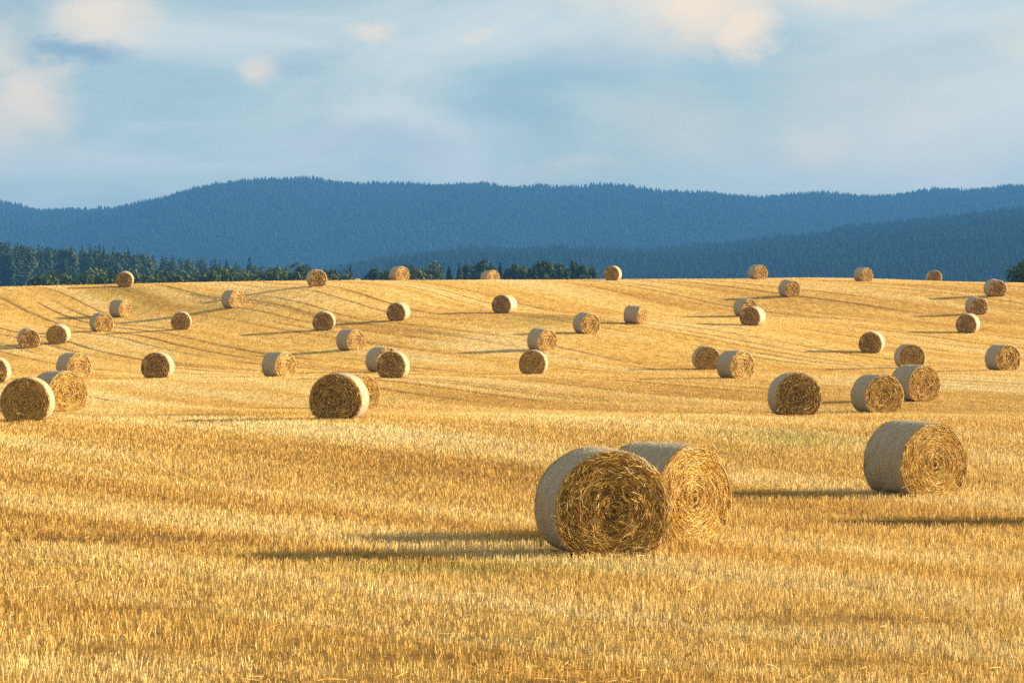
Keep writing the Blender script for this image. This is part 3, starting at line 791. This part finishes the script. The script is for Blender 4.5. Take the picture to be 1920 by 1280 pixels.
# ------------------------------------------------------------------ stubble
def make_stubble():
    r = np.random.default_rng(2024)
    D0 = 28.0
    def dens(Y): return 860.0 * np.minimum(1, (D0 / Y) ** 1.45)
    yg = np.linspace(18.0, 262, 2000)
    wdt = 0.4236 * yg * 1.04 + 5.0
    pdf = dens(yg) * wdt; cdf = np.cumsum(pdf); total = cdf[-1] * (yg[1] - yg[0]); cdf /= cdf[-1]
    n = int(total)
    Y = np.interp(r.random(n), cdf, yg)
    X = (r.random(n) - .5) * (0.4236 * Y * 1.04 + 5.0)
    # stems stand in small tufts
    order = np.argsort(Y); lead = order[(np.arange(n) // 5) * 5]
    inv = np.empty(n, int); inv[order] = np.arange(n)
    lead = lead[inv]
    sprd = 0.02 * np.maximum(1, Y / 35)
    j = r.random(n) < .35
    X = np.where(j, X[lead] + r.normal(0, 1, n) * sprd, X); Y = np.where(j, Y[lead] + r.normal(0, 1, n) * sprd, Y)
    u = X + bend(Y)
    t = track_mask(u, Y)
    patch = fnoise(u / 1.2, Y / 4.0, 91, 3)
    bm = np.clip(bare_mask(X, Y), 0, 1)
    keep = r.random(n) > np.maximum(.55 * t, .6 * bm)
    keep &= r.random(n) < (0.62 + 0.4 * patch) * (0.65 + 0.4 * field_tone(X, Y))
    for (bx, by, yaw, sc) in foot:
        near = (np.abs(X - bx) < 1.3) & (np.abs(Y - by) < 1.3)
        if near.any():
            dx = X[near] - bx; dy = Y[near] - by
            lx = dx * math.cos(yaw) + dy * math.sin(yaw); ly = -dx * math.sin(yaw) + dy * math.cos(yaw)
            keep[np.where(near)[0][(np.abs(lx) < .55 * sc) & (np.abs(ly) < .58 * sc)]] = False
    X, Y, t, patch = X[keep], Y[keep], t[keep], patch[keep]; n = len(X); u = X + bend(Y)
    tone = np.clip(field_tone(X, Y) + r.normal(0, .22, n), 0, 1)[:, None]
    col = np.where(tone < .5, BROWN + (GOLD - BROWN) * tone * 2, GOLD + (PALE - GOLD) * (tone * 2 - 1))
    col = col * r.uniform(.60, 1.24, (n, 1))
    gm = green_mask(X, Y) * (r.random(n) < .75); col = col + (GRN * r.uniform(.7, 1.5, (n, 1)) - col) * gm[:, None]
    h = 0.078 * r.uniform(.6, 1.2, n) * (.65 + .7 * fnoise(u / 2.2, Y / 11.0, 61, 2)) * (1 - .6 * t)
    wd = 0.0052 * np.maximum(1, Y / D0) ** .86 * r.uniform(.7, 1.35, n)
    z = field_z(X, Y) - .07 * t - .03
    az = r.uniform(0, 2 * math.pi, n)
    s = np.stack([np.cos(az), np.sin(az), 0 * az], 1) * (wd * .5)[:, None]
    lean = np.stack([r.normal(.02, .16, n), r.normal(0, .16, n), np.ones(n)], 1)
    broken = r.random(n) < .06
    lean[broken, :2] += r.normal(0, 1.2, (broken.sum(), 2)); lean /= np.linalg.norm(lean, axis=1)[:, None]
    P = np.stack([X, Y, z], 1); Q = P + lean * (h + .03)[:, None]
    A = Y < 75; B = ~A
    V = np.stack([P - s, P + s, Q + s * .85, Q - s * .85], 1)[A].reshape(-1, 3)
    V3 = np.stack([P - s * 1.25, P + s * 1.25, Q], 1)[B].reshape(-1, 3)
    me = mesh_np('stubble', np.concatenate([V, V3]), [np.arange(len(V)).reshape(-1, 4), len(V) + np.arange(len(V3)).reshape(-1, 3)], mat_stubble,
                 np.concatenate([np.repeat(col[A], 4, 0), np.repeat(col[B], 3, 0)]))
    tag(mesh_obj('stubble', me), 'short cut golden straw stubble covering the field', 'stubble', kind='stuff')
    # straw left lying on the stubble
    m = 1700
    Y = 18 + 90 * r.random(m) ** 1.3; X = (r.random(m) - .5) * (0.44 * Y + 5)
    heaps = [(1.2, 31.0, .6, .12), (0.5, 31.4, .15, .3), (2.9, 33.6, .35, .25), (7.6, 42.8, .6, .2), (0.15, 20.4, .5, .35), (-2.4, 20.5, .7, .3), (-1.5, 20.3, .6, .3), (3.2, 20.6, .6, .3), (-2.2, 28.6, .25, .2), (0.5, 20.1, .3, .3), (3.6, 24.0, .4, .3), (2.2, 33.0, .7, .5)]
    for (hx, hy, sx, sy) in heaps:
        k = r.integers(0, m, 45); X[k] = r.normal(hx, sx, 45); Y[k] = r.normal(hy, sy, 45)
    T = np.stack([r.normal(size=m), r.normal(size=m), r.normal(0.05, .16, m)], 1); T /= np.linalg.norm(T, axis=1)[:, None]
    L = r.uniform(.06, .30, m) * np.where(Y < 21.2, 1.4, 1)
    P0 = np.stack([X, Y, field_z(X, Y) + r.uniform(.03, .09, m)], 1)
    up = np.tile([0, 0, 1.], (m, 1))
    v, f = ribbons(P0, T, up, L, .0055 * np.maximum(1, Y / 30) ** .8, np.stack([0 * L, 0 * L, -L * L * .4], 1), r.uniform(-1.4, 1.4, m))
    c = GOLD * r.uniform(.8, 1.25, (m, 1)); br = r.random(m) < .45; c[br] = BROWN * r.uniform(.8, 1.4, (br.sum(), 1))
    tag(mesh_obj('straw_litter', mesh_np('straw_litter', v, f, mat_stubble, np.repeat(c, 6, 0))), 'loose broken straw lying on the stubble', 'straw', kind='stuff')
make_stubble()

# ------------------------------------------------------------------ haze
HAZE = 1.9e-4
hv = np.array([(x, y, z) for z in (-45.0, 330.0) for (x, y) in ((-4800, -520), (4800, -520), (4800, 6700), (-4800, 6700))])
hf = np.array([(3, 2, 1, 0), (4, 5, 6, 7), (0, 1, 5, 4), (1, 2, 6, 5), (2, 3, 7, 6), (3, 0, 4, 7)])
mat_haze = bpy.data.materials.new('haze'); mat_haze.use_nodes = True
N = Nodes(mat_haze.node_tree)
vol = N.n('ShaderNodeVolumePrincipled')
vol.inputs['Color'].default_value = (0.08, 0.27, 0.66, 1)
vol.inputs['Density'].default_value = HAZE
vol.inputs['Anisotropy'].default_value = 0.0
o = N.n('ShaderNodeOutputMaterial'); N.t.links.new(vol.outputs[0], o.inputs['Volume'])
haze = mesh_obj('haze', mesh_np('haze', hv, hf, mat_haze))
tag(haze, 'thin blue evening haze over the whole valley', 'haze', kind='stuff')
